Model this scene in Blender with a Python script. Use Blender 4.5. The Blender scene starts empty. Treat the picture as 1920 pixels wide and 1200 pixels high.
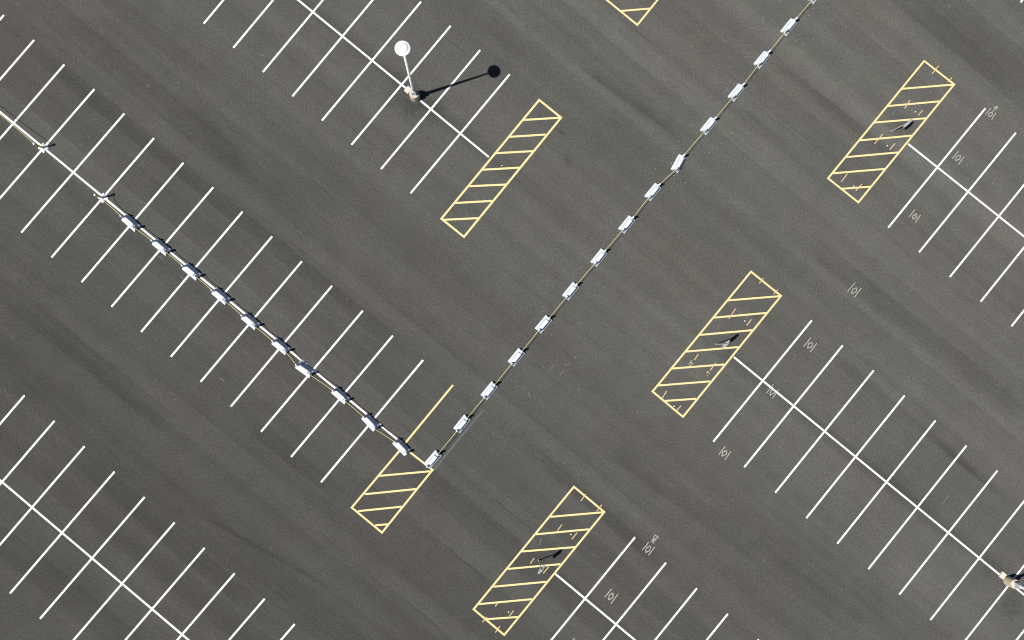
import bpy, bmesh, math, random
from mathutils import Vector, Matrix

random.seed(7)
S = bpy.context.scene
COL = S.collection

# ------------------------------------------------------------------ camera
F_PX = 1400.0            # focal length in photo pixels (1920 wide)
NADIR = (896.0, 642.0)   # where straight down lies in the photo
H = 52.6                 # drone height, metres

d = Vector((NADIR[0] - 960, 600 - NADIR[1], -F_PX)).normalized()   # world -Z in camera axes
Zc = -d
Xc = (Vector((1, 0, 0)) - d * d.x).normalized()
Yc = Zc.cross(Xc)
R = Matrix((Xc, Yc, Zc))                                           # camera -> world
cam_d = bpy.data.cameras.new("camera")
cam_d.sensor_width = 36.0
cam_d.lens = 36.0 * F_PX / 1920.0
cam_d.clip_start = 0.5
cam_d.clip_end = 2000.0
cam = bpy.data.objects.new("camera", cam_d)
cam.matrix_world = Matrix.Translation((0, 0, H)) @ R.to_4x4()
COL.objects.link(cam)
S.camera = cam

# ------------------------------------------------------------------ light
SUN_EL = 56.0
LIGHT = Vector((0.945, 0.327))          # the way shadows fall, on the ground
LIGHT.normalize()
to_sun = Vector((-LIGHT.x * math.cos(math.radians(SUN_EL)), -LIGHT.y * math.cos(math.radians(SUN_EL)), math.sin(math.radians(SUN_EL))))
W = bpy.data.worlds.new("World")
S.world = W
W.use_nodes = True
wn = W.node_tree
wn.nodes.clear()
sky = wn.nodes.new("ShaderNodeTexSky")
sky.sky_type = 'NISHITA'
sky.sun_disc = False
sky.sun_elevation = math.radians(SUN_EL)
sky.sun_rotation = math.atan2(to_sun.x, to_sun.y)
bg = wn.nodes.new("ShaderNodeBackground")
sky.air_density = 0.6
sky.dust_density = 0.3
sky.ozone_density = 2.0
bg.inputs['Strength'].default_value = 0.05
wo = wn.nodes.new("ShaderNodeOutputWorld")
wn.links.new(sky.outputs[0], bg.inputs[0])
wn.links.new(bg.outputs[0], wo.inputs[0])
sl = bpy.data.lights.new("sun", 'SUN')
sl.energy = 4.8
sl.angle = math.radians(0.5)
sl.color = (1.0, 0.965, 0.91)
so = bpy.data.objects.new("sun", sl)
so.rotation_euler = (-to_sun).to_track_quat('-Z', 'Y').to_euler()
so.location = to_sun * 80
COL.objects.link(so)
S.view_settings.view_transform = 'Standard'
S.view_settings.look = 'None'
S.view_settings.gamma = 1.0
S.view_settings.exposure = 0.4
S.cycles.filter_width = 1.15


# ------------------------------------------------------------------ helpers
def at(x, y, z=0.0):
    """photo pixel -> point of the horizontal plane at height z"""
    v = R @ Vector((x - 960.0, 600.0 - y, -F_PX))
    t = (z - H) / v.z
    return Vector((v.x * t, v.y * t, z))


def link(name, me, mat=None, parent=None):
    o = bpy.data.objects.new(name, me)
    COL.objects.link(o)
    if mat is not None:
        for m in (mat if isinstance(mat, (list, tuple)) else [mat]):
            me.materials.append(m)
    if parent:
        o.parent = parent
    return o


def obj(name, bm, mat=None, parent=None, smooth=False):
    me = bpy.data.meshes.new(name)
    bmesh.ops.recalc_face_normals(bm, faces=bm.faces)
    if smooth:
        for f in bm.faces:
            f.smooth = True
    bm.to_mesh(me)
    bm.free()
    return link(name, me, mat, parent)


def empty(name, loc, rz=0.0):
    o = bpy.data.objects.new(name, None)
    o.empty_display_size = 0.3
    o.location = loc
    o.rotation_euler = (0, 0, rz)
    COL.objects.link(o)
    return o


def tag(o, label=None, cat=None, group=None, kind=None):
    if label:
        o['label'] = label
    if cat:
        o['category'] = cat
    if group:
        o['group'] = group
    if kind:
        o['kind'] = kind
    return o


def copy_tree(o, parent=None):
    c = o.copy()
    COL.objects.link(c)
    if parent:
        c.parent = parent
    for ch in [x for x in S.objects if x.parent == o]:
        copy_tree(ch, c)
    return c


def flat_poly(bm, pts, z):
    vs = [bm.verts.new((p[0], p[1], z)) for p in pts]
    f = bm.faces.new(vs)
    f.normal_update()
    if f.normal.z < 0:
        f.normal_flip()


def strip(bm, a, b, w, z, round_end=False):
    """painted strip between two ground points"""
    a = Vector((a[0], a[1]))
    b = Vector((b[0], b[1]))
    t = (b - a).normalized()
    n = Vector((-t.y, t.x)) * (w / 2)
    e = t * (w * 0.12) if round_end else Vector((0, 0))
    flat_poly(bm, [a + n * .75, a - n * .75, a - n + e, b - n - e, b - n * .75, b + n * .75, b + n - e, a + n + e] if round_end
              else [a + n, a - n, b - n, b + n], z)


def stroke(bm, pts, w, z, dz=0.0006):
    for i in range(len(pts) - 1):
        ww = w * random.uniform(.85, 1.15)
        strip(bm, pts[i], pts[i + 1], ww, z + i * dz, True)


def paint_obj(name, bm, mat, parent, label=None):
    me = bpy.data.meshes.new(name)
    bm.to_mesh(me)
    bm.free()
    o = link(name, me, mat, parent)
    if label:
        o['label'] = label
    return o


def loft(bm, rings, cap0=True, cap1=True):
    vr = [[bm.verts.new(p) for p in r] for r in rings]
    n = len(vr[0])
    for a, b in zip(vr[:-1], vr[1:]):
        for i in range(n):
            bm.faces.new((a[i], a[(i + 1) % n], b[(i + 1) % n], b[i]))
    if cap0:
        bm.faces.new(list(reversed(vr[0])))
    if cap1:
        bm.faces.new(vr[-1])
    return vr


def circ(r, z, n=24, cx=0, cy=0, ph=0):
    return [(cx + r * math.cos(2 * math.pi * i / n + ph), cy + r * math.sin(2 * math.pi * i / n + ph), z) for i in range(n)]


def lathe(bm, prof, n=32, cx=0, cy=0, cap0=True, cap1=True):
    loft(bm, [circ(r, z, n, cx, cy) for r, z in prof], cap0, cap1)


def box(bm, x0, x1, y0, y1, z0, z1, bev=0.0):
    b2 = bmesh.new()
    loft(b2, [[(x0, y0, z0), (x1, y0, z0), (x1, y1, z0), (x0, y1, z0)], [(x0, y0, z1), (x1, y0, z1), (x1, y1, z1), (x0, y1, z1)]])
    if bev:
        bmesh.ops.bevel(b2, geom=b2.edges[:], offset=bev, segments=2, affect='EDGES', profile=.6)
    me = bpy.data.meshes.new("tmp")
    b2.to_mesh(me)
    b2.free()
    bm.from_mesh(me)
    bpy.data.meshes.remove(me)


def tube(bm, pts, r, n=6):
    rings = []
    for i, p in enumerate(pts):
        a = pts[max(0, i - 1)]
        b = pts[min(len(pts) - 1, i + 1)]
        t = (b - a).normalized()
        s = t.cross(Vector((0, 0, 1)))
        if s.length < 1e-4:
            s = Vector((1, 0, 0))
        s.normalize()
        u = s.cross(t)
        rings.append([tuple(p + s * (r * math.cos(2 * math.pi * k / n)) + u * (r * math.sin(2 * math.pi * k / n))) for k in range(n)])
    loft(bm, rings)


# ------------------------------------------------------------------ materials
class NT:
    def __init__(self, name):
        self.m = bpy.data.materials.new(name)
        self.m.use_nodes = True
        self.t = self.m.node_tree
        self.bsdf = self.t.nodes['Principled BSDF']

    def n(self, typ, **kw):
        nd = self.t.nodes.new(typ)
        for k, v in kw.items():
            setattr(nd, k, v)
        return nd

    def put(self, sock, v):
        if isinstance(v, bpy.types.NodeSocket):
            self.t.links.new(v, sock)
        else:
            sock.default_value = v

    def math(self, op, a, b=None, clamp=False):
        nd = self.n('ShaderNodeMath', operation=op, use_clamp=clamp)
        self.put(nd.inputs[0], a)
        if b is not None:
            self.put(nd.inputs[1], b)
        return nd.outputs[0]

    def noise(self, vec, scale, detail=3, rough=.5, dist=0.0):
        nd = self.n('ShaderNodeTexNoise')
        nd.inputs['Scale'].default_value = scale
        nd.inputs['Detail'].default_value = detail
        nd.inputs['Roughness'].default_value = rough
        nd.inputs['Distortion'].default_value = dist
        self.put(nd.inputs['Vector'], vec)
        return nd.outputs['Fac']

    def mapr(self, v, a, b, c, d_, smooth=False):
        nd = self.n('ShaderNodeMapRange')
        if smooth:
            nd.interpolation_type = 'SMOOTHSTEP'
        self.put(nd.inputs[0], v)
        for i, q in enumerate((a, b, c, d_)):
            nd.inputs[i + 1].default_value = q
        return nd.outputs[0]

    def mix(self, f, a, b, mode='MIX'):
        nd = self.n('ShaderNodeMix', data_type='RGBA', blend_type=mode)
        self.put(nd.inputs[0], f)
        self.put(nd.inputs[6], a)
        self.put(nd.inputs[7], b)
        return nd.outputs[2]

    def pos(self):
        return self.n('ShaderNodeNewGeometry').outputs['Position']

    def objco(self):
        return self.n('ShaderNodeTexCoord').outputs['Object']

    def mapping(self, vec, rot=0.0, scale=(1, 1, 1), loc=(0, 0, 0)):
        nd = self.n('ShaderNodeMapping')
        nd.inputs['Location'].default_value = loc
        nd.inputs['Rotation'].default_value = (0, 0, rot)
        nd.inputs['Scale'].default_value = scale
        self.put(nd.inputs['Vector'], vec)
        return nd.outputs[0]

    def out(self, col=None, rough=None, spec=None, bump=None, bstr=.3, bdist=.01, metal=None, diff=None):
        if col is not None:
            self.put(self.bsdf.inputs['Base Color'], col)
        if rough is not None:
            self.put(self.bsdf.inputs['Roughness'], rough)
        if spec is not None:
            self.put(self.bsdf.inputs['Specular IOR Level'], spec)
        if metal is not None:
            self.bsdf.inputs['Metallic'].default_value = metal
        if diff is not None and 'Diffuse Roughness' in self.bsdf.inputs:
            self.bsdf.inputs['Diffuse Roughness'].default_value = diff
        if bump is not None:
            b = self.n('ShaderNodeBump')
            b.inputs['Strength'].default_value = bstr
            b.inputs['Distance'].default_value = bdist
            self.put(b.inputs['Height'], bump)
            self.t.links.new(b.outputs[0], self.bsdf.inputs['Normal'])
        return self.m


def rgb(r, g, b):
    return (r, g, b, 1.0)


LANE_DIR = math.radians(-39.2)        # paver lanes run along the bay rows
SEAM0 = at(1273, 277)
LANE_W = 4.62

STAINS = [  # photo pixel, radius m, strength: oily / damp dark patches with ragged edges
    (752, 182, 1.8, .22), (800, 215, 1.9, .16), (772, 200, 1.1, .22), (825, 190, 1.0, .12), (1858, 1072, 2.0, .18), (1895, 1125, 1.8, .2), (1905, 1140, 1.1, .15),
    (1066, 300, .7, .16), (1010, 655, 1.0, .10), (1018, 863, .13, .35), (961, 816, .16, .35),
    (1690, 236, 1.6, .16), (1368, 640, 1.6, .16), (1028, 1040, 1.6, .16)]


STRIPS = [  # from pixel, to pixel, width m, depth, soft edge lower-left m, soft edge upper-right m
    ((40, 78), (770, 672), .85, .20, .05, .45), ((120, 5), (520, 335), 1.7, .13, .7, .7), ((330, 200), (660, 430), 1.9, .15, .8, .6),
    ((1060, 105), (1300, 280), .10, .22, .05, .9), ((1440, 100), (1720, 318), .09, .18, .9, .05), ((1375, 192), (1480, 280), .08, .24, .05, .5),
    ((1680, -15), (1925, 178), 1.1, .15, .5, .7), ((1005, 855), (1260, 1075), .80, .19, .05, .12), ((1120, 818), (1640, 1198), .95, .18, .5, .6),
    ((1700, 787), (1905, 955), .08, .26, .05, .7), ((1500, 440), (1930, 780), .9, .17, .6, .4), ((1550, 655), (1710, 795), .65, .12, .3, .3),
    ((125, 842), (490, 1152), 1.05, .19, .06, .40), ((350, 952), (660, 1128), .07, .20, .05, .35), ((450, 782), (660, 948), .85, .17, .08, .4),
    ((75, 972), (170, 1054), .10, .16, .1, .3), ((40, 565), (330, 808), .95, .15, .5, .4), ((975, 527), (1045, 583), .06, .30, .05, .3), ((1055, 592), (1110, 640), .06, .22, .05, .3),
    ((1300, 620), (1900, 1090), .8, .10, .3, .3), ((1460, 985), (1700, 1180), 1.0, .10, .2, .5), ((880, 20), (1010, 120), .8, .12, .1, .4), ((1560, 30), (1800, 225), .7, .10, .1, .4), ((620, 360), (840, 540), 1.0, .10, .5, .4)]


def mat_asphalt():
    m = NT("asphalt")
    p = m.pos()
    # coordinates along (u) and across (v) the paver lanes
    uv = m.mapping(p, rot=-LANE_DIR)
    sep = m.n('ShaderNodeSeparateXYZ')
    m.put(sep.inputs[0], uv)
    c, s = math.cos(-LANE_DIR), math.sin(-LANE_DIR)
    v0 = SEAM0.x * s + SEAM0.y * c
    wob = m.mapr(m.noise(p, .12, 2), 0, 1, -.13, .13)
    rag = m.noise(m.mapping(uv, scale=(.22, .9, 1), loc=(5, 50, 0)), 1.0, 4, .6)
    wob2 = m.mapr(m.noise(p, 1.5, 2), 0, 1, -.05, .05)
    v = m.math('ADD', m.math('ADD', m.math('SUBTRACT', sep.outputs[1], v0), wob), wob2)
    q = m.math('DIVIDE', v, LANE_W)
    lane = m.math('FLOOR', q)
    fr = m.math('FRACT', q)
    wn1 = m.n('ShaderNodeTexWhiteNoise', noise_dimensions='1D')
    m.put(wn1.inputs['W'], lane)
    lane_b = m.mapr(wn1.outputs['Value'], 0, 1, .96, 1.05)
    # each lane is darker along the edge that was rolled last, fading across its width
    wn3 = m.n('ShaderNodeTexWhiteNoise', noise_dimensions='1D')
    m.put(wn3.inputs['W'], m.math('ADD', lane, 31.7))
    edge_n = m.mapr(m.noise(m.mapping(uv, scale=(.045, .02, 1), loc=(21, 3, 0)), 1.0, 3, .6), .36, .64, 0, 1, True)
    edge = m.math('MULTIPLY', m.mapr(fr, .22, .40, 1, 0, True), m.math('MULTIPLY', m.mapr(wn3.outputs['Value'], 0, 1, .02, .13), edge_n))
    lane_b = m.math('MULTIPLY', lane_b, m.math('SUBTRACT', 1, edge))
    # lane tones, palest mid-lot, with some of the lens's edge darkening painted in
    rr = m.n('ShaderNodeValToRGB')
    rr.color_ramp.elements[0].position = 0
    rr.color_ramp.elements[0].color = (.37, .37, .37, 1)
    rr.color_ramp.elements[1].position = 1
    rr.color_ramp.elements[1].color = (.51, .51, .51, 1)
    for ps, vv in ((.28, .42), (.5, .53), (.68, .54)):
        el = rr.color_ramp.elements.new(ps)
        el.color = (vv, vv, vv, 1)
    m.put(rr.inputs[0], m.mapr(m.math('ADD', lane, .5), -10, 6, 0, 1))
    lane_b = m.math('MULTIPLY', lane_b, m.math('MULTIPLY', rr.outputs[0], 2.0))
    # half-lane step: the screed leaves a slightly different texture on each side
    wn2 = m.n('ShaderNodeTexWhiteNoise', noise_dimensions='1D')
    m.put(wn2.inputs['W'], m.math('FLOOR', m.math('ADD', m.math('MULTIPLY', q, 2.63), .37)))
    half_b = m.mapr(wn2.outputs['Value'], 0, 1, .92, 1.08)
    # long streaks
    st1 = m.noise(m.mapping(uv, scale=(.016, .8, 1)), 1.0, 4, .5)
    st2 = m.noise(m.mapping(uv, scale=(.06, 2.6, 1), loc=(13, 5, 0)), 1.0, 3, .5)
    st3 = m.noise(m.mapping(uv, scale=(.010, .24, 1), loc=(3, 9, 0)), 1.0, 3, .45)
    # mottling
    bl1 = m.noise(p, .11, 4, .55)
    bl2 = m.noise(p, .75, 4, .6)
    gr1 = m.noise(p, 7.0, 3, .7)
    gr2 = m.noise(p, 24.0, 2, .8)
    f = lane_b
    for x in (half_b, m.mapr(st1, .3, .7, .91, 1.09), m.mapr(st2, .3, .7, .97, 1.03), m.mapr(st3, .3, .7, .93, 1.07),
              m.mapr(bl1, .3, .7, .95, 1.05), m.mapr(bl2, .3, .7, .94, 1.06), m.mapr(gr1, .25, .75, .72, 1.28), m.mapr(gr2, .25, .75, .70, 1.30)):
        f = m.math('MULTIPLY', f, x)
    # seams: thin dark joint, broken up along its length, with a soft dark shoulder
    dist = m.math('MULTIPLY', m.math('ABSOLUTE', m.math('SUBTRACT', fr, m.math('ROUND', fr))), LANE_W)
    brk = m.mapr(m.noise(m.mapping(uv, scale=(.16, .02, 1)), 1.0, 3, .6), .54, .64, 0, 1, True)
    seam = m.math('MULTIPLY', m.mapr(dist, .012, .06, 1, 0, True), brk)
    f = m.math('MULTIPLY', f, m.mapr(seam, 0, 1, 1, .76))
    shoulder = m.mapr(dist, .0, .9, 1, 0, True)
    sh_n = m.mapr(m.noise(m.mapping(uv, scale=(.05, .3, 1), loc=(41, 2, 0)), 1.0, 3), .45, .65, 0, .10, True)
    f = m.math('MULTIPLY', f, m.math('SUBTRACT', 1, m.math('MULTIPLY', shoulder, sh_n)))
    # single darker strips the paver left, ragged along their length
    for i, (pa, pb, w, k, e1, e2) in enumerate(STRIPS):
        a, b_ = at(*pa), at(*pb)
        t = (b_ - a).normalized()
        ln = (b_ - a).length
        rel = m.n('ShaderNodeVectorMath', operation='SUBTRACT')
        m.put(rel.inputs[0], p)
        rel.inputs[1].default_value = a
        du = m.n('ShaderNodeVectorMath', operation='DOT_PRODUCT')
        m.put(du.inputs[0], rel.outputs[0])
        du.inputs[1].default_value = t
        dv = m.n('ShaderNodeVectorMath', operation='DOT_PRODUCT')
        m.put(dv.inputs[0], rel.outputs[0])
        dv.inputs[1].default_value = (-t.y, t.x, 0)
        u_ = m.math('ADD', du.outputs['Value'], m.mapr(wob, -.13, .13, -3.5, 3.5))
        v_ = m.math('ADD', dv.outputs['Value'], m.math('ADD', m.math('MULTIPLY', wob, .3), wob2))
        g = m.math('MULTIPLY', m.mapr(v_, -w / 2 - e1, -w / 2, 0, 1, True), m.mapr(v_, w / 2, w / 2 + e2, 1, 0, True))
        g = m.math('MULTIPLY', g, m.math('MULTIPLY', m.mapr(u_, 0, 3.0, 0, 1, True), m.mapr(u_, ln - 4.0, ln, 1, 0, True)))
        g = m.math('MULTIPLY', g, m.mapr(rag, .30, .62, .5, 1, True))
        f = m.math('MULTIPLY', f, m.mapr(g, 0, 1, 1, 1 - k * 1.05))
    # turning tyre scuffs: faint arcs
    for (px, py, sc, lo) in ((760, 560, 1.7, .6), (1180, 150, 1.3, .62), (1500, 520, 1.5, .6), (350, 180, 1.2, .62)):
        ctr = at(px, py)
        wv = m.n('ShaderNodeTexWave', wave_type='RINGS', rings_direction='Z')
        m.put(wv.inputs['Vector'], m.mapping(p, loc=(-ctr.x, -ctr.y, 0)))
        wv.inputs['Scale'].default_value = sc
        wv.inputs['Distortion'].default_value = 5.0
        wv.inputs['Detail'].default_value = 2
        wv.inputs['Detail Scale'].default_value = .35
        msk = m.mapr(m.noise(m.mapping(p, loc=(px * .1, py * .1, 0)), .14, 2), .52, .66, 0, 1, True)
        line = m.math('MULTIPLY', m.mapr(wv.outputs['Fac'], .86, 1, 0, 1), msk)
        f = m.math('MULTIPLY', f, m.mapr(line, 0, 1, 1, 1.11))
    # stains
    for (px, py, r, k) in STAINS:
        ctr = at(px, py)
        vs = m.n('ShaderNodeVectorMath', operation='DISTANCE')
        m.put(vs.inputs[0], p)
        vs.inputs[1].default_value = ctr
        e = m.math('ADD', vs.outputs['Value'], m.mapr(m.noise(p, 1.3, 4, .65), 0, 1, -r * .9, r * .9))
        f = m.math('MULTIPLY', f, m.mapr(e, 0, r, 1 - k, 1, True))
    # colour: grey, swinging between brownish and greenish
    hue = m.mapr(m.noise(m.mapping(uv, scale=(.07, .13, 1), loc=(7, 7, 0)), 1.0, 6, .68), .38, .62, 0, 1)
    base = m.mix(hue, rgb(.0835, .0795, .0728), rgb(.0785, .0802, .0728))
    cc = m.n('ShaderNodeCombineColor')
    for i in range(3):
        m.put(cc.inputs[i], f)
    col = m.mix(1.0, base, cc.outputs[0], 'MULTIPLY')
    # pale stone chips showing in the surface
    vo = m.n('ShaderNodeTexVoronoi', feature='F1')
    vo.inputs['Scale'].default_value = 2.3
    m.put(vo.inputs['Vector'], p)
    sc_ = m.n('ShaderNodeSeparateColor')
    m.put(sc_.inputs[0], vo.outputs['Color'])
    chip = m.math('MULTIPLY', m.mapr(vo.outputs['Distance'], .05, .09, 1, 0), m.mapr(sc_.outputs[0], .90, .92, 0, 1))
    chip = m.math('MULTIPLY', chip, m.mapr(sc_.outputs[1], 0, 1, .12, .7))
    col = m.mix(chip, col, rgb(.32, .31, .28))
    return m.out(col, .95, .12, m.math('ADD', gr2, gr1), .35, .012, diff=.15)


def mat_paint(name, c, wear=.10, scale=3.0, thin=0.0):
    m = NT(name)
    p = m.pos()
    n1 = m.noise(p, scale, 4, .65)
    n2 = m.noise(p, 22.0, 3, .7)
    f = m.math('MULTIPLY', m.mapr(n1, .3, .7, 1 - wear, 1.0), m.mapr(n2, .3, .75, .93, 1.0))
    cc = m.n('ShaderNodeCombineColor')
    for i in range(3):
        m.put(cc.inputs[i], f)
    col = m.mix(1.0, rgb(*c), cc.outputs[0], 'MULTIPLY')
    if thin:
        chipd = m.mapr(m.noise(p, 9.0, 4, .75), .5 - thin * .2, .75 - thin * .2, 0, thin)
        col = m.mix(chipd, col, rgb(.085, .083, .077))
    return m.out(col, .75, .25, n2, .25, .004)


def mat_plain(name, c, rough=.5, spec=.4, var=.08, scale=4.0, metal=0.0, dirt=None):
    m = NT(name)
    p = m.pos()
    n1 = m.noise(p, scale, 4, .6)
    f = m.mapr(n1, .25, .75, 1 - var, 1 + var * .3)
    cc = m.n('ShaderNodeCombineColor')
    for i in range(3):
        m.put(cc.inputs[i], f)
    col = m.mix(1.0, rgb(*c), cc.outputs[0], 'MULTIPLY')
    if dirt:
        dn = m.mapr(m.noise(p, 5.5, 5, .7), .5, .75, 0, dirt[3], True)
        col = m.mix(dn, col, rgb(*dirt[:3]))
    return m.out(col, m.mapr(n1, .2, .8, max(.05, rough - .08), rough + .08), spec, n1, .1, .004, metal)


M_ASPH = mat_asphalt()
M_WHITE = mat_paint("white_paint", (.80, .80, .79), .06)
M_YELL = mat_paint("faded_yellow_paint", (.80, .63, .31), .14)
M_ORANGE = mat_paint("orange_survey_paint", (.66, .46, .24), .2, 6.0, .3)
M_CHALK = mat_paint("pale_marking_spray", (.40, .40, .36), .25, 6.0, .3)
M_SCRIB = mat_paint("yellow_marking_spray", (.55, .50, .28), .2, 6.0, .25)
M_GREYP = mat_paint("grey_blackout_paint", (.098, .110, .111), .25, 5.0, .4)
M_TAR = mat_paint("tar", (.035, .042, .040), .1)
M_SCUFF = mat_paint("faint_scuff", (.165, .16, .148), .3, 4.0, .5)
M_PLAST = mat_plain("white_plastic", (.58, .635, .695), .55, .35, .06, 3.0, 0, (.45, .43, .38, .25))
M_ROPE = mat_plain("pale_yellow_rope", (.68, .60, .26), .9, .1, .2, 30)
M_YPOST = mat_plain("yellow_plastic", (.62, .44, .02), .5, .3, .08, 6)
M_CONC = mat_plain("tan_concrete", (.50, .42, .32), .9, .15, .16, 3.5, 0, (.30, .25, .19, .5))
M_CONCW = mat_plain("pale_concrete", (.58, .54, .47), .9, .15, .14, 5)
M_GALV = mat_plain("galvanised_steel", (.62, .64, .66), .45, .5, .1, 8, .55)
M_POLE = mat_plain("pale_grey_pole_paint", (.74, .76, .78), .4, .5, .06, 3)
M_LPAINT = mat_plain("white_enamel", (.78, .79, .80), .45, .4, .03, 2)
M_LENS = mat_plain("frosted_lens", (.7, .7, .68), .35, .5, .03, 2)
M_ALU = mat_plain("bare_aluminium", (.74, .73, .78), .55, .4, .08, 6, .1)
M_RED = mat_plain("red_reflective_sheeting", (.45, .02, .02), .4, .4, .03, 2)
M_STONE = mat_plain("white_stone_chips", (.40, .39, .35), .9, .2, .2, 12)

# ------------------------------------------------------------------ ground
bm = bmesh.new()
bmesh.ops.create_grid(bm, x_segments=24, y_segments=24, size=400)
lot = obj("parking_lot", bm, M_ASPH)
tag(lot, "dark grey asphalt parking lot with painted bays and paver lanes", "parking lot", kind='structure')

LW = 0.132   # painted line width


def lerp(a, b, t):
    return (a[0] + (b[0] - a[0]) * t, a[1] + (b[1] - a[1]) * t)


def bay(up, lo, mat=None, label=None, w=LW):
    b = bmesh.new()
    strip(b, at(*up), at(*lo), w, 0.004, True)
    return paint_obj("bay_line", b, mat or M_WHITE, lot, label)


def spine(a, b_, mat=None, label=None, z=0.0075):
    b = bmesh.new()
    strip(b, at(*a), at(*b_), LW, z, True)
    return paint_obj("row_line", b, mat or M_WHITE, lot, label)


# row by the tall lamp, top
for k in range(-0, 11):
    c = (862.7 - k * 55.4, 250.0 - k * 45.45)
    bay((c[0] + 93.0, c[1] - 110.6), (c[0] - 92.9, c[1] + 112.4))
spine((788.5, 188.8), (916.5, 294.5))
spine((762.5, 166.5), (862.7 - 11 * 55.4, 250.0 - 11 * 45.45))

# roped row, left
upB = [(7.3, 28.3), (64, 75), (120.7, 121), (177, 167), (233.3, 212.7), (288.7, 259), (344, 305.2), (400, 351), (454.8, 396.8), (510.3, 443.3), (566, 490), (622.5, 536), (680.3, 582.5), (736.6, 629.3), (793.3, 675)]
loB = [(-184, 250), (-128, 297), (-72, 343), (-15.5, 389.5), (40, 436), (96.5, 482.7), (153, 529), (209, 575.3), (264.5, 622.4), (320.3, 669), (376.3, 715.7), (432.7, 762.3), (489.5, 809.5), (545.8, 856.7), (602, 904.2)]
for a, b_ in zip(upB, loB):
    bay(a, b_)
for k in (1, 2, 3):
    bay((7.3 - 56.5 * k, 28.3 - 46.6 * k), (-184 - 56.5 * k, 250 - 46.6 * k))
bay((849.3, 722), (757.2, 834), M_YELL, "faded yellow bay line running up from the corner island")
spine((-140, 94.5), (755.5, 832.5))

# row at the bottom left
for k in range(-3, 15):
    up = (102.3 + 56.28 * k, 789 + 47.65 * k)
    lo = (-94.0 + 56.35 * k, 1017.6 + 47.5 * k)
    if k in (13, 14):
        continue
    bay(up, lo)
spine((3.3 - 56.35 * 4, 903.3 - 47.8 * 4), (3.3 + 56.4 * 12, 903.3 + 47.78 * 12))

# row right of the middle
for k in range(0, 11):
    up = (1522.0 + 58.02 * k, 600.7 + 46.95 * k)
    lo = (1337.3 + 58.15 * k, 828.2 + 47.75 * k)
    bay(up, lo)
spine((1376.0, 669.6), (1430 + 58.1 * 10.5, 714 + 47.55 * 10.5))
# row at the top right
for k in range(0, 7):
    bay((1847.7 + 57 * k, 202.9 + 46 * k), (1665.4 + 57.75 * k, 426.8 + 46.25 * k))
spine((1702.5, 269.8), (1758.3 + 57.3 * 6, 313.3 + 45.9 * 6))
# row at the bottom
for k in range(0, 8):
    bay((1190.7 + 58.0 * k, 1007.2 + 47.9 * k), (1003.2 + 58.3 * k, 1237.5 + 48.4 * k))
spine((1040.5, 1075.4), (1096.7 + 58.2 * 7, 1122.3 + 48.3 * 7))
# rows just outside the top right corner
for k in range(0, 3):
    bay((2090 + 57 * k, -216 + 46 * k), (1913.5 + 57 * k, 4.5 + 46 * k))


# hatched islands
def island(corners, hatches, label, dashes=(), dots=(), w=0.130):
    g = [at(*c) for c in corners]
    n = len(g)
    b = bmesh.new()

    def offs(dist):
        out = []
        for i in range(n):
            p0, p1, p2 = [Vector((q.x, q.y)) for q in (g[i - 1], g[i], g[(i + 1) % n])]
            t1, t2 = (p1 - p0).normalized(), (p2 - p1).normalized()
            n1, n2 = Vector((-t1.y, t1.x)), Vector((-t2.y, t2.x))
            mm = (n1 + n2).normalized()
            out.append(p1 + mm * (dist / max(.3, mm.dot(n1))))
        return out
    o_, i_ = offs(-w / 2), offs(w / 2)
    for i in range(n):
        j = (i + 1) % n
        flat_poly(b, [o_[i], o_[j], i_[j], i_[i]], .011)
    for h in hatches:
        strip(b, at(*h[0]), at(*h[1]), w * .96, .008)
    io = paint_obj("hatched_island", b, M_YELL, lot, label)
    for k, dd in enumerate(dashes):
        b = bmesh.new()
        strip(b, at(*dd[0]), at(*dd[1]), .068, .0145, True)
        paint_obj("survey_dash", b, M_ORANGE, io)
    for dd in dots:
        b = bmesh.new()
        c = at(*dd)
        flat_poly(b, [(c.x + .045 * math.cos(a * .9), c.y + .045 * math.sin(a * .9)) for a in range(7)], .0145)
        paint_obj("survey_dot", b, M_WHITE, io)
    return io


island([(1137.7, 0), (1195, 46.8), (1379, -181), (1322, -228)],
       [((1164, 20.6), (1219.5, 16)), ((1142, -6), (1243, -14)), ((1167, -37), (1268, -45)), ((1192, -68), (1293, -76)), ((1217, -99), (1318, -107))],
       "yellow hatched island cut off by the top edge")
island([(1011, 187.5), (1052, 220.6), (870, 444.2), (827.6, 410)],
       [((981, 225), (1050, 220.7)), ((954, 256.7), (1023, 252.3)), ((929, 287.3), (1000, 283.3)), ((904, 318.3), (974.3, 314.3)), ((877.5, 349.3), (948.3, 346)), ((852.5, 380.7), (923, 376.7)), ((831, 412.2), (897, 409))],
       "narrow yellow hatched island at the end of the lamp row", w=.14)
island([(755.5, 837.5), (811, 881), (716.2, 998.5), (659.5, 951.6)],
       [((711, 892.2), (806, 883.6)), ((684, 926.6), (781.5, 916.8)), ((671.5, 958.3), (753, 950)), ((703.5, 985), (727.5, 982.8))],
       "short yellow hatched island at the corner of the roped rows")
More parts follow.
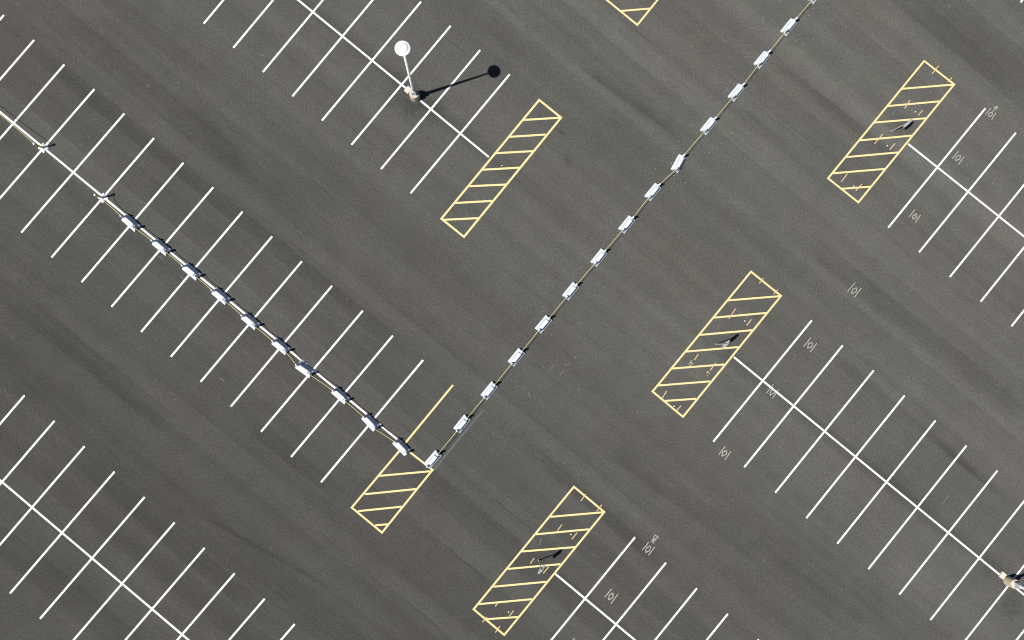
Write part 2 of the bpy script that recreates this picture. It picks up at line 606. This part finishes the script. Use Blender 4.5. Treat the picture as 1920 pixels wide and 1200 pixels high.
island([(1076, 912.5), (1133, 960), (945.5, 1190.5), (888, 1142.2)],
       [((1032, 969), (1131.5, 960.3)), ((1005.2, 1001.7), (1104.3, 992.3)), ((978.5, 1034), (1078.3, 1025.7)), ((951.8, 1066.7), (1050.7, 1057.7)), ((925.2, 1100), (1025, 1090.7)), ((897.5, 1132.7), (997.7, 1123.3)), ((911, 1161), (971, 1156.7))],
       "yellow hatched island with a sign, nearest the bottom edge",
       [((1053.6, 983.4), (1045.4, 994.4)), ((1082, 998.6), (1072, 1011)), ((1001.6, 1046), (994.4, 1056.4)), ((1029, 1062.6), (1018.4, 1074.8)), ((933.4, 1130), (928.4, 1137)), ((963, 1144.6), (955.6, 1154.4)), ((913, 1156.4), (904.6, 1166.6)), ((937.6, 1173.6), (928.6, 1186)), ((1098.3, 926.3), (1089, 939.3)), ((1128.7, 946), (1118.7, 958.7))],
       [(1070.4, 1002), (953.4, 1147.6)])
isl_mid = island([(1408, 509.3), (1464.3, 554.8), (1280.5, 781.5), (1223.5, 734)],
       [((1364, 563.3), (1463, 555.2)), ((1337.5, 595.7), (1437, 586.7)), ((1311.7, 628), (1411.5, 619)), ((1284, 659.4), (1384.3, 650.7)), ((1257.5, 691.2), (1358.3, 683.3)), ((1231, 723), (1331.5, 715)), ((1247, 751.6), (1305, 747.7))],
       "yellow hatched island with a sign, right of the middle",
       [((1431.3, 521.3), (1423.3, 531.3)), ((1458.3, 543), (1450.8, 551.7)), ((1379.1, 578.9), (1366.3, 597.6)), ((1408.8, 599), (1399.7, 610.4)), ((1309.3, 664.1), (1301.6, 675.1)), ((1341.9, 680.4), (1331.3, 694.7)), ((1249.9, 732.9), (1241.1, 747.3)), ((1276.8, 760.7), (1268.6, 769.5))],
       [(1396.5, 601.8), (1263.6, 761.7)])
island([(1732.7, 114.3), (1789, 158.3), (1609.3, 379.5), (1552.5, 334.3)],
       [((1689, 166.7), (1788, 158.6)), ((1663.5, 199), (1762.3, 190)), ((1637, 230), (1736.7, 221.7)), ((1611, 263.3), (1710, 254.3)), ((1585.2, 294.7), (1685, 285.7)), ((1561, 325), (1659.3, 316.7)), ((1578, 354), (1632.7, 350))],
       "yellow hatched island with a sign, at the upper right",
       [((1760, 123.3), (1747.5, 138.3)), ((1785, 145.4), (1776.7, 153.7)), ((1705.9, 188.3), (1695.8, 203.4)), ((1730, 206.3), (1721.5, 216.4)), ((1655, 251.2), (1639.6, 269.6)), ((1677.9, 269), (1668.3, 280.7)), ((1588.6, 325.8), (1577.2, 341)), ((1616, 345), (1604.5, 357.9))],
       [(1716.4, 209.6), (1663.4, 273.4), (1600.7, 349.1)])


# sprayed utility marks
def zpts(o, k, pts):
    return [at(o[0] + x / k, o[1] + y / k) for x, y in pts]


def spray(name, strokes, o, k, mat, label, w=.062):
    b = bmesh.new()
    z = .0125
    for s_ in strokes:
        stroke(b, zpts(o, k, s_), w, z)
        z += .0004
    return paint_obj(name, b, mat, lot, label)


def dia(a, b_, c, e):
    return [a, b_, c, e, a]


spray("sprayed_mark", [[(560, 450), (350, 690)], [(750, 625), (575, 900)], [(600, 605), (470, 660), (465, 775), (610, 730), (600, 605)], [(610, 590), (790, 400)], [(665, 445), (800, 385), (770, 510)]],
      (1830, 180), 20, M_CHALK, "white sprayed diamond between two bars with an arrow")
spray("sprayed_mark", [[(645, 325), (365, 665)], [(900, 570), (645, 925)], dia((740, 500), (545, 565), (520, 755), (705, 680))],
      (1770, 270), 24, M_CHALK, "white sprayed diamond between bars inside the upper right bay")
spray("sprayed_mark", [[(735, 305), (455, 650)], [(980, 550), (755, 885)], [(815, 490), (640, 580), (625, 735), (785, 685), (775, 540)]],
      (1685, 380), 24, M_CHALK, "white sprayed diamond between bars at the foot of the upper right bay")
spray("sprayed_mark", [[(805, 230), (460, 640)], [(1075, 500), (980, 590), (765, 900)], dia((865, 470), (685, 530), (630, 735), (845, 645))],
      (1570, 520), 24, M_CHALK, "white sprayed diamond between bars alone in the driving aisle")
spray("sprayed_mark", [[(605, 495), (400, 750)], [(770, 655), (585, 900)], dia((645, 640), (540, 655), (510, 795), (635, 750))],
      (1480, 600), 15, M_CHALK, "white sprayed diamond between bars at the head of the middle right row")
spray("sprayed_mark", [[(700, 315), (435, 645)], [(905, 515), (660, 840)], dia((745, 490), (600, 555), (575, 720), (735, 635))],
      (1415, 705), 20, M_CHALK, "white sprayed diamond between bars crossed by the white row line")
spray("sprayed_mark", [[(710, 285), (415, 670)], [(970, 510), (685, 905)], dia((775, 475), (605, 535), (555, 730), (765, 640))],
      (1330, 825), 24, M_CHALK, "white sprayed diamond between bars below the middle right row")
spray("sprayed_mark", [[(725, 530), (490, 825)], [(945, 705), (720, 1020)], dia((795, 675), (640, 730), (605, 915), (760, 850)),
                       [(925, 575), (825, 478), (915, 500), (860, 405), (990, 478)], [(945, 308), (905, 345), (930, 398), (990, 415), (1035, 385), (1040, 345)], [(935, 245), (1110, 360)]],
      (1180, 990), 20, M_CHALK, "white sprayed diamond between bars lettered MCI")
spray("sprayed_mark", [[(760, 340), (445, 715)], [(1045, 570), (725, 1010)], dia((830, 520), (655, 605), (625, 830), (815, 730))],
      (1115, 1090), 24, M_CHALK, "white sprayed diamond between bars in the first bay of the bottom row")
spray("sprayed_mark", [[(760, 340), (445, 715)], [(1045, 570), (725, 1010)], dia((830, 520), (655, 605), (625, 830), (815, 730))],
      (1046, 1182), 24, M_CHALK, "white sprayed mark cut off by the bottom edge")
spray("sprayed_mark", [[(250, 400), (300, 380), (345, 415), (325, 465)], [(345, 440), (385, 430)], [(215, 440), (315, 520)], [(325, 300), (312, 365)]],
      (1280, 660), 20, M_SCRIB, "small yellow scribble on the middle right hatched island", .05)
spray("sprayed_mark", [[(925, 825), (900, 745), (940, 728), (1010, 820)], [(925, 890), (945, 900)]],
      (1280, 660), 20, M_SCRIB, "yellow hook and dot scribble by an orange dash", .05)
spray("sprayed_mark", [[(360, 80), (420, 120), (368, 156)]], (1740, 0), 10, M_SCUFF, "faint pale chevron near the top right corner", .05)

# blacked-out line beside the corner barriers
b = bmesh.new()
strip(b, at(906, 768.7), at(813.5, 880.5), .16, .0055, True)
paint_obj("covered_line", b, M_GREYP, lot, "grey line painted over beside the corner barriers")
# tar ring round a small oval cover
b = bmesh.new()
c0 = at(1054, 249.3)
outer, inner = [], []
for i in range(24):
    a = 2 * math.pi * i / 24
    sx, sy = math.cos(a), math.sin(a)
    qx = math.copysign(abs(sx) ** .6, sx)
    qy = math.copysign(abs(sy) ** .8, sy)
    outer.append((c0.x + .19 * qx, c0.y + .105 * qy))
    inner.append((c0.x + .125 * qx, c0.y + .045 * qy))
for i in range(24):
    j = (i + 1) % 24
    flat_poly(b, [outer[i], outer[j], inner[j], inner[i]], .005)
paint_obj("tar_ring", b, M_TAR, lot, "small dark oval ring of tar right of the narrow island")

# faint scuffs and scratches
for nm, o_, k, pts in [
        ("scuff", (960, 640), 10, [(785, 450), (735, 500), (700, 525)]), ("scuff", (960, 640), 10, [(970, 445), (1050, 435), (1070, 400)]),
        ("scuff", (960, 640), 10, [(955, 555), (895, 645)]), ("scuff", (960, 640), 10, [(305, 965), (345, 1040)]),
        ("scuff", (960, 640), 10, [(1270, 890), (1245, 940)]), ("scuff", (960, 640), 10, [(610, 365), (595, 392)]),
        ("scuff", (1740, 900), 20, [(770, 600), (640, 750), (500, 930)]), ("scuff", (1740, 900), 20, [(950, 960), (895, 1000)]),
        ("scuff", (1260, 360), 30, [(720, 520), (690, 580), (715, 640), (690, 690)]), ("scuff", (1260, 360), 30, [(630, 390), (595, 460)]),
        ("scuff", (200, 380), 7.5, [(740, 750), (800, 805)]), ("scuff", (200, 380), 7.5, [(1040, 1035), (1110, 1120)]),
        ("scuff", (0, 0), 3, [(825, 475), (840, 490)]), ("scuff", (0, 0), 3, [(1455, 302), (1490, 315)]), ("scuff", (0, 0), 3, [(570, 165), (575, 185)]),
        ("scuff", (1280, 0), 3, [(5, 1130), (10, 1140)]), ("scuff", (0, 400), 3, [(1235, 925), (1265, 945)]), ("scuff", (1220, 560), 5.455, [(700, 262), (680, 315)]),
        ("scuff", (880, 960), 5, [(672, 250), (660, 310)]), ("scuff", (1540, 170), 5.4545, [(745, 215), (730, 245)])]:
    b = bmesh.new()
    stroke(b, zpts(o_, k, pts), .055, .003)
    paint_obj(nm, b, M_SCUFF, lot)

# ------------------------------------------------------------------ barriers
def mk_barrier():
    root = empty("plastic_barrier", (0, 0, 0))

    def outline(L, Wd, z, nh, nd, ch=.025):
        # I-shaped plan: end notches of half width nh and depth nd
        q = [(L - ch, -Wd), (L, -Wd + ch), (L, -nh - .02), (L - nd, -nh + .02), (L - nd, nh - .02), (L, nh + .02), (L, Wd - ch), (L - ch, Wd)]
        q2 = [(-x, -y) for x, y in q]
        return [(x, y, z) for x, y in q + q2]
    b = bmesh.new()
    loft(b, [outline(.612, .292, .0, .10, .10), outline(.622, .298, .02, .10, .10), outline(.622, .298, .10, .10, .10), outline(.615, .285, .118, .10, .10),
             outline(.60, .185, .215, .085, .09), outline(.585, .130, .30, .06, .085, .02), outline(.575, .090, .38, .04, .08, .02), outline(.568, .078, .392, .035, .08, .02)])
    # raised middle of the crest, with a shallow groove along it
    def blk(L, w0, w1, z, ch=.02):
        return [(L - ch, w0, z), (L, w0 + ch, z), (L, w1 - ch, z), (L - ch, w1, z), (-L + ch, w1, z), (-L, w1 - ch, z), (-L, w0 + ch, z), (-L + ch, w0, z)]
    loft(b, [blk(.39, -.19, .19, .20), blk(.375, -.150, .150, .30), blk(.36, -.134, .134, .48), blk(.345, -.118, .118, .505)])
    obj("body", b, M_PLAST, root)
    for s_ in (-1, 1):
        b = bmesh.new()
        n = 14

        def sq(rx, ry, cx, z):
            out = []
            for i in range(n):
                a = 2 * math.pi * i / n
                out.append((s_ * cx + rx * math.copysign(abs(math.cos(a)) ** .6, math.cos(a)), ry * math.copysign(abs(math.sin(a)) ** .6, math.sin(a)), z))
            return out
        loft(b, [sq(.090, .072, .545, .30), sq(.088, .070, .546, .48), sq(.084, .066, .55, .63), sq(.074, .060, .555, .71), sq(.058, .05, .558, .75), sq(.03, .03, .56, .768)])
        obj("cable_lug", b, M_PLAST, root)
    return root


LROW = [((246.7, 418.3), 41.5), ((304.0, 463.2), 40), ((360.5, 509.6), 40), ((415.2, 555.2), 40), ((470.6, 602.2), 40), ((527.6, 649.2), 39.5), ((572.0, 692.8), 35.8), ((639.0, 741.2), 41.5), ((694.8, 791.4), 47), ((753.0, 837.6), 45.8)]
RROW = [((811.9, 860.9), 48.6), ((866.6, 794.3), 51.2), ((917.6, 732.3), 50.6), ((968.2, 669.8), 50.6), ((1019.0, 607.9), 50), ((1070.0, 546.0), 50.9), ((1122.9, 483.2), 51), ((1174.7, 421.2), 50.4),
        ((1223.6, 360.4), 50.4), ((1271.5, 307.2), 61), ((1327.6, 236.9), 50.5), ((1379.8, 174.2), 50.5), ((1427.8, 113.0), 50.5), ((1477.7, 52.0), 50.5), ((1528.5, -8.2), 50.5), ((1579, -69), 50.5), ((1629, -131), 50.5)]
ORD = ["first", "second", "third", "fourth", "fifth", "sixth", "seventh", "eighth", "ninth", "tenth", "eleventh", "twelfth", "thirteenth", "fourteenth", "fifteenth", "sixteenth", "seventeenth"]
proto = mk_barrier()
first = True
lugsL, lugsR = [], []
for row, lugs, sgn in ((LROW, lugsL, -1), (RROW, lugsR, 1)):
    for i, (c, ang) in enumerate(row):
        if first:
            o = proto
            first = False
        else:
            o = copy_tree(proto)
        o.location = at(*c)
        a = math.radians(ang * sgn)
        o.rotation_euler = (0, 0, a)
        t = Vector((math.cos(a), math.sin(a), 0))
        lugs.append((o.location - t * .565, o.location + t * .565))
        if sgn < 0:
            lab = "white barrier on the white row line, " + ORD[i] + " from the yellow posts"
            if i == len(row) - 1:
                lab = "white barrier across the yellow line at the corner island"
            if i == 6:
                lab = "white barrier on the row line pulled closest to its upper-left neighbour"
            grp = "barriers along the white row line"
        else:
            lab = "white barrier in the row across the aisles, " + ORD[i] + " from the corner island"
            if i == 9:
                lab = "white barrier turned askew among pale stone chips in the aisle row"
            if i == 0:
                lab = "white barrier ending on the tip of the corner island"
            if i == 14:
                lab = "white barrier in the aisle row cut by the top edge"
            grp = "barriers across the driving aisles"
        tag(o, lab, "barrier", grp)


# ------------------------------------------------------------------ posts with ropes
def mk_post():
    root = empty("delineator_post", (0, 0, 0))
    b = bmesh.new()

    def star(ro, ri, z):
        out = []
        for i in range(8):
            a = math.radians(45 * i)
            r = ro if i % 2 == 0 else ri
            wdt = math.radians(9) if i % 2 == 0 else math.radians(12)
            for s_ in (-1, 1):
                out.append((r * math.cos(a + s_ * wdt), r * math.sin(a + s_ * wdt), z))
        return out
    loft(b, [star(.35, .22, 0), star(.355, .225, .03), star(.33, .205, .055), star(.16, .12, .085), star(.10, .085, .13), star(.085, .075, .17)])
    obj("base", b, M_PLAST, root)
    b = bmesh.new()
    lathe(b, [(.062, .15), (.060, .22), (.058, 1.02), (.055, 1.04)], 20)
    obj("post", b, M_YPOST, root, True)
    b = bmesh.new()
    lathe(b, [(.050, 1.03), (.075, 1.05), (.088, 1.09), (.086, 1.13), (.068, 1.165), (.035, 1.185), (.008, 1.19)], 20)
    obj("cap", b, M_PLAST, root, True)
    return root


post = mk_post()
post.location = at(81.8, 277.6)
post.rotation_euler = (0, 0, math.radians(4))
tag(post, "yellow post on white star base, nearer the left edge", "post", "yellow posts on the row line")
post2 = copy_tree(post)
post2.location = at(193.6, 371.2)
post2.rotation_euler = (0, 0, math.radians(-3))
tag(post2, "yellow post on white star base tied to the barrier rope", "post", "yellow posts on the row line")


def span(a, b_, sag, n=10, skip=False):
    out = []
    for i in range(1 if skip else 0, n + 1):
        t = i / n
        p = a.lerp(b_, t)
        p.z -= sag * 4 * t * (1 - t)
        out.append(p)
    return out


def rope(pts, label):
    b = bmesh.new()
    tube(b, pts, .018, 7)
    return tag(obj("rope", b, M_ROPE, None, True), label, "rope", "yellow barrier ropes")


def up(v, z):
    return Vector((v.x, v.y, z))


def through(a, b_):
    # the rope drops inside the hollow body between the two lugs
    return [up(a, .40), up(a.lerp(b_, .1), .32), up(a.lerp(b_, .9), .32), up(b_, .40), up(b_, .68)]


ptop = up(post2.location, 1.03)
pts = []
prev = ptop
random.seed(3)
for i, (a, b_) in enumerate(lugsL):
    pts += span(prev, up(a, .68), (.34 if i == 0 else random.uniform(.10, .20)), 12, bool(pts))
    if i < len(lugsL) - 1:
        pts += through(a, b_)
        prev = up(b_, .68)
rope(pts, "yellow rope sagging between the barriers on the white row line")
pts = []
for i, (a, b_) in enumerate(lugsR):
    if i:
        pts += span(prev, up(a, .68), random.uniform(.08, .16), 12, bool(pts))
    prev = up(b_, .68)
    if 0 < i < len(lugsR) - 1:
        pts += through(a, b_)
    elif i == 0:
        pts.append(prev)
rope(pts, "yellow rope strung between the barriers across the aisles")
rope(span(at(-150, 92, 1.03), up(post.location, 1.03), .45, 16), "yellow rope reaching from the left edge to a yellow post")


# ------------------------------------------------------------------ lamps
LAMP_H = 8.95


def mk_lamp():
    root = empty("area_lamp", (0, 0, 0))
    b = bmesh.new()
    lathe(b, [(.338, 0), (.343, .03), (.341, .74), (.333, .775), (.318, .79)], 36)
    obj("concrete_pier", b, M_CONC, root, False)
    b = bmesh.new()
    box(b, -.19, .19, -.19, .19, .792, .815, .004)
    loft(b, [circ(.235, .812, 4, ph=math.pi / 4), circ(.228, 1.22, 4, ph=math.pi / 4), circ(.185, 1.36, 4, ph=math.pi / 4)])
    for sx in (-1, 1):
        for sy in (-1, 1):
            lathe(b, [(.022, .81), (.022, .87), (.012, .885)], 8, sx * .15, sy * .15)
    obj("base_plate", b, M_GALV, root)
    b = bmesh.new()
    lathe(b, [(.118, 1.0), (.116, 1.4), (.062, LAMP_H - .85)], 24)
    obj("pole", b, M_POLE, root, True)
    b = bmesh.new()
    lathe(b, [(.072, LAMP_H - .90), (.085, LAMP_H - .70), (.13, LAMP_H - .45), (.24, LAMP_H - .27), (.45, LAMP_H - .205), (.463, LAMP_H - .19), (.463, LAMP_H - .165), (.45, LAMP_H - .155), (.39, LAMP_H - .13), (.315, LAMP_H - .09),
              (.29, LAMP_H - .06), (.26, LAMP_H - .04), (.20, LAMP_H - .018), (.10, LAMP_H), (.012, LAMP_H + .004)], 48)
    hd = obj("lamp_head", b, M_LPAINT, root, False)
    b = bmesh.new()
    lathe(b, [(.20, LAMP_H - .262), (.30, LAMP_H - .246), (.40, LAMP_H - .232), (.40, LAMP_H - .226)], 40)
    obj("lens", b, M_LENS, hd)
    return root


lamp = mk_lamp()
lamp.location = at(778.2, 182.2)
tag(lamp, "tall grey lamp on tan concrete pier with white round head in view", "lamp post", "lamp posts in the lot")
lamp2 = copy_tree(lamp)
lamp2.location = at(1889.6, 1089.0)
tag(lamp2, "lamp post on tan concrete pier, cut off by the right edge", "lamp post", "lamp posts in the lot")


def block(c, rz, label, mat, sx=.19, sy=.23):
    b = bmesh.new()
    box(b, -sx, sx, -sy, sy, 0, .16, .03)
    box(b, -sx + .04, sx - .04, -sy + .04, sy - .04, .155, .172, .006)
    o = obj("ground_box", b, mat)
    o.location = at(*c)
    o.rotation_euler = (0, 0, rz)
    return tag(o, label, "utility box", "boxes beside the lamp piers")


block((765.4, 169.3), LANE_DIR, "cream block on the row line against the pier of the round-headed lamp", M_CONCW)
block((1878.4, 1077.9), LANE_DIR, "pale square block at the row line end near the right edge", M_CONCW)


# ------------------------------------------------------------------ signs
def mk_sign():
    root = empty("road_sign", (0, 0, 0))
    b = bmesh.new()
    box(b, -.028, .028, -.028, .028, 0, 2.42, .004)
    box(b, -.04, .04, -.04, .04, 0, .09, .004)
    obj("post", b, M_GALV, root)
    # panel: octagon in the y-z plane, bare back towards -x, red face towards +x
    b = bmesh.new()
    zc, r = 2.06, .381 / math.cos(math.pi / 8)
    oct_ = [(r * math.cos(math.pi / 8 + k * math.pi / 4), zc + r * math.sin(math.pi / 8 + k * math.pi / 4)) for k in range(8)]
    x0, x1 = .031, .036
    loft(b, [[(x0, y, z) for y, z in oct_], [(x1, y, z) for y, z in oct_]])
    p = obj("sign_panel", b, M_ALU, root)
    b = bmesh.new()
    loft(b, [[(x1 + .0005, y * .965, zc + (z - zc) * .965) for y, z in oct_], [(x1 + .002, y * .965, zc + (z - zc) * .965) for y, z in oct_]])
    obj("sign_face", b, M_RED, p)
    for z in (1.86, 2.26):
        b = bmesh.new()
        box(b, -.034, -.0285, -.02, .02, z - .02, z + .02, .002)
        obj("bolt", b, M_GALV, root)
    return root


sign = mk_sign()
SIGN_RZ = math.radians(50 - 90)
sign.location = at(1009.8, 1050.2)
sign.rotation_euler = (0, 0, SIGN_RZ)
tag(sign, "octagonal sign seen from its bare back, on the island nearest the bottom", "road sign", "octagonal signs on the islands")
sg = copy_tree(sign)
sg.location = at(1342.0, 645.2)
sg.rotation_euler = (0, 0, SIGN_RZ)
tag(sg, "octagonal sign on the hatched island right of the middle", "road sign", "octagonal signs on the islands")
sg = copy_tree(sign)
sg.location = at(1671.2, 245.8)
sg.rotation_euler = (0, 0, SIGN_RZ)
tag(sg, "octagonal sign on the hatched island at the upper right", "road sign", "octagonal signs on the islands")

# broken-off post stub on the narrow island
stub = empty("post_stub", at(940.2, 312.6), .5)
b = bmesh.new()
loft(b, [[(-.03, -.03, 0), (.03, -.03, 0), (.03, .03, 0), (-.03, .03, 0)], [(-.032, -.028, .07), (.03, -.03, .055), (.034, .03, .085), (-.03, .03, .06)]], True, False)
obj("tube", b, M_GALV, stub)
b = bmesh.new()
box(b, -.02, .12, .02, .075, 0, .035, .006)
obj("flange", b, M_CONCW, stub)
tag(stub, "pale broken post stub by a stripe of the narrow hatched island", "post stub")

# ------------------------------------------------------------------ loose stones round the aisle barriers
random.seed(11)
bm = bmesh.new()


def chip(p, r):
    n = random.randint(5, 7)
    ph = random.random() * 6
    k = [random.uniform(.7, 1.25) for _ in range(n)]
    lo = [(p.x + r * k[i] * math.cos(ph + 6.283 * i / n), p.y + r * k[i] * math.sin(ph + 6.283 * i / n), 0) for i in range(n)]
    hi = [(p.x + r * .6 * k[i] * math.cos(ph + 6.283 * i / n), p.y + r * .6 * k[i] * math.sin(ph + 6.283 * i / n), r * random.uniform(.5, .9)) for i in range(n)]
    loft(bm, [lo, hi], False, True)


for (px, py, n, sx, sy) in ((1256, 305, 46, 14, 14), (1272, 318, 26, 18, 10), (1280, 345, 14, 14, 10), (1240, 330, 16, 16, 16), (1450, 40, 20, 34, 26), (1500, 70, 20, 30, 22), (1420, 85, 16, 14, 10), (1535, 20, 14, 24, 18),
                            (1365, 165, 22, 9, 9), (1340, 250, 12, 22, 18), (1290, 280, 16, 30, 26), (1470, 60, 14, 14, 12), (1000, 560, 10, 60, 40), (1100, 580, 12, 60, 40), (1150, 440, 12, 50, 40), (1000, 700, 14, 60, 40), (1010, 735, 10, 40, 30),
                            (1810, 320, 10, 26, 16), (1800, 345, 8, 30, 10), (1180, 480, 10, 60, 40), (1330, 100, 10, 60, 50), (1650, 60, 10, 160, 60), (640, 960, 8, 120, 60), (300, 300, 14, 260, 160), (300, 1000, 12, 260, 160), (1400, 900, 10, 220, 160), (87, 289, 3, 2, 2)):
    for _ in range(max(1, int(n * .55))):
        g = at(px + random.gauss(0, sx), py + random.gauss(0, sy))
        chip(g, random.choice((.014, .018, .02, .022, .025, .03)))
chips = obj("stone_chips", bm, M_STONE)
tag(chips, "loose pale stone chips scattered round the aisle barriers", "gravel", kind='stuff')
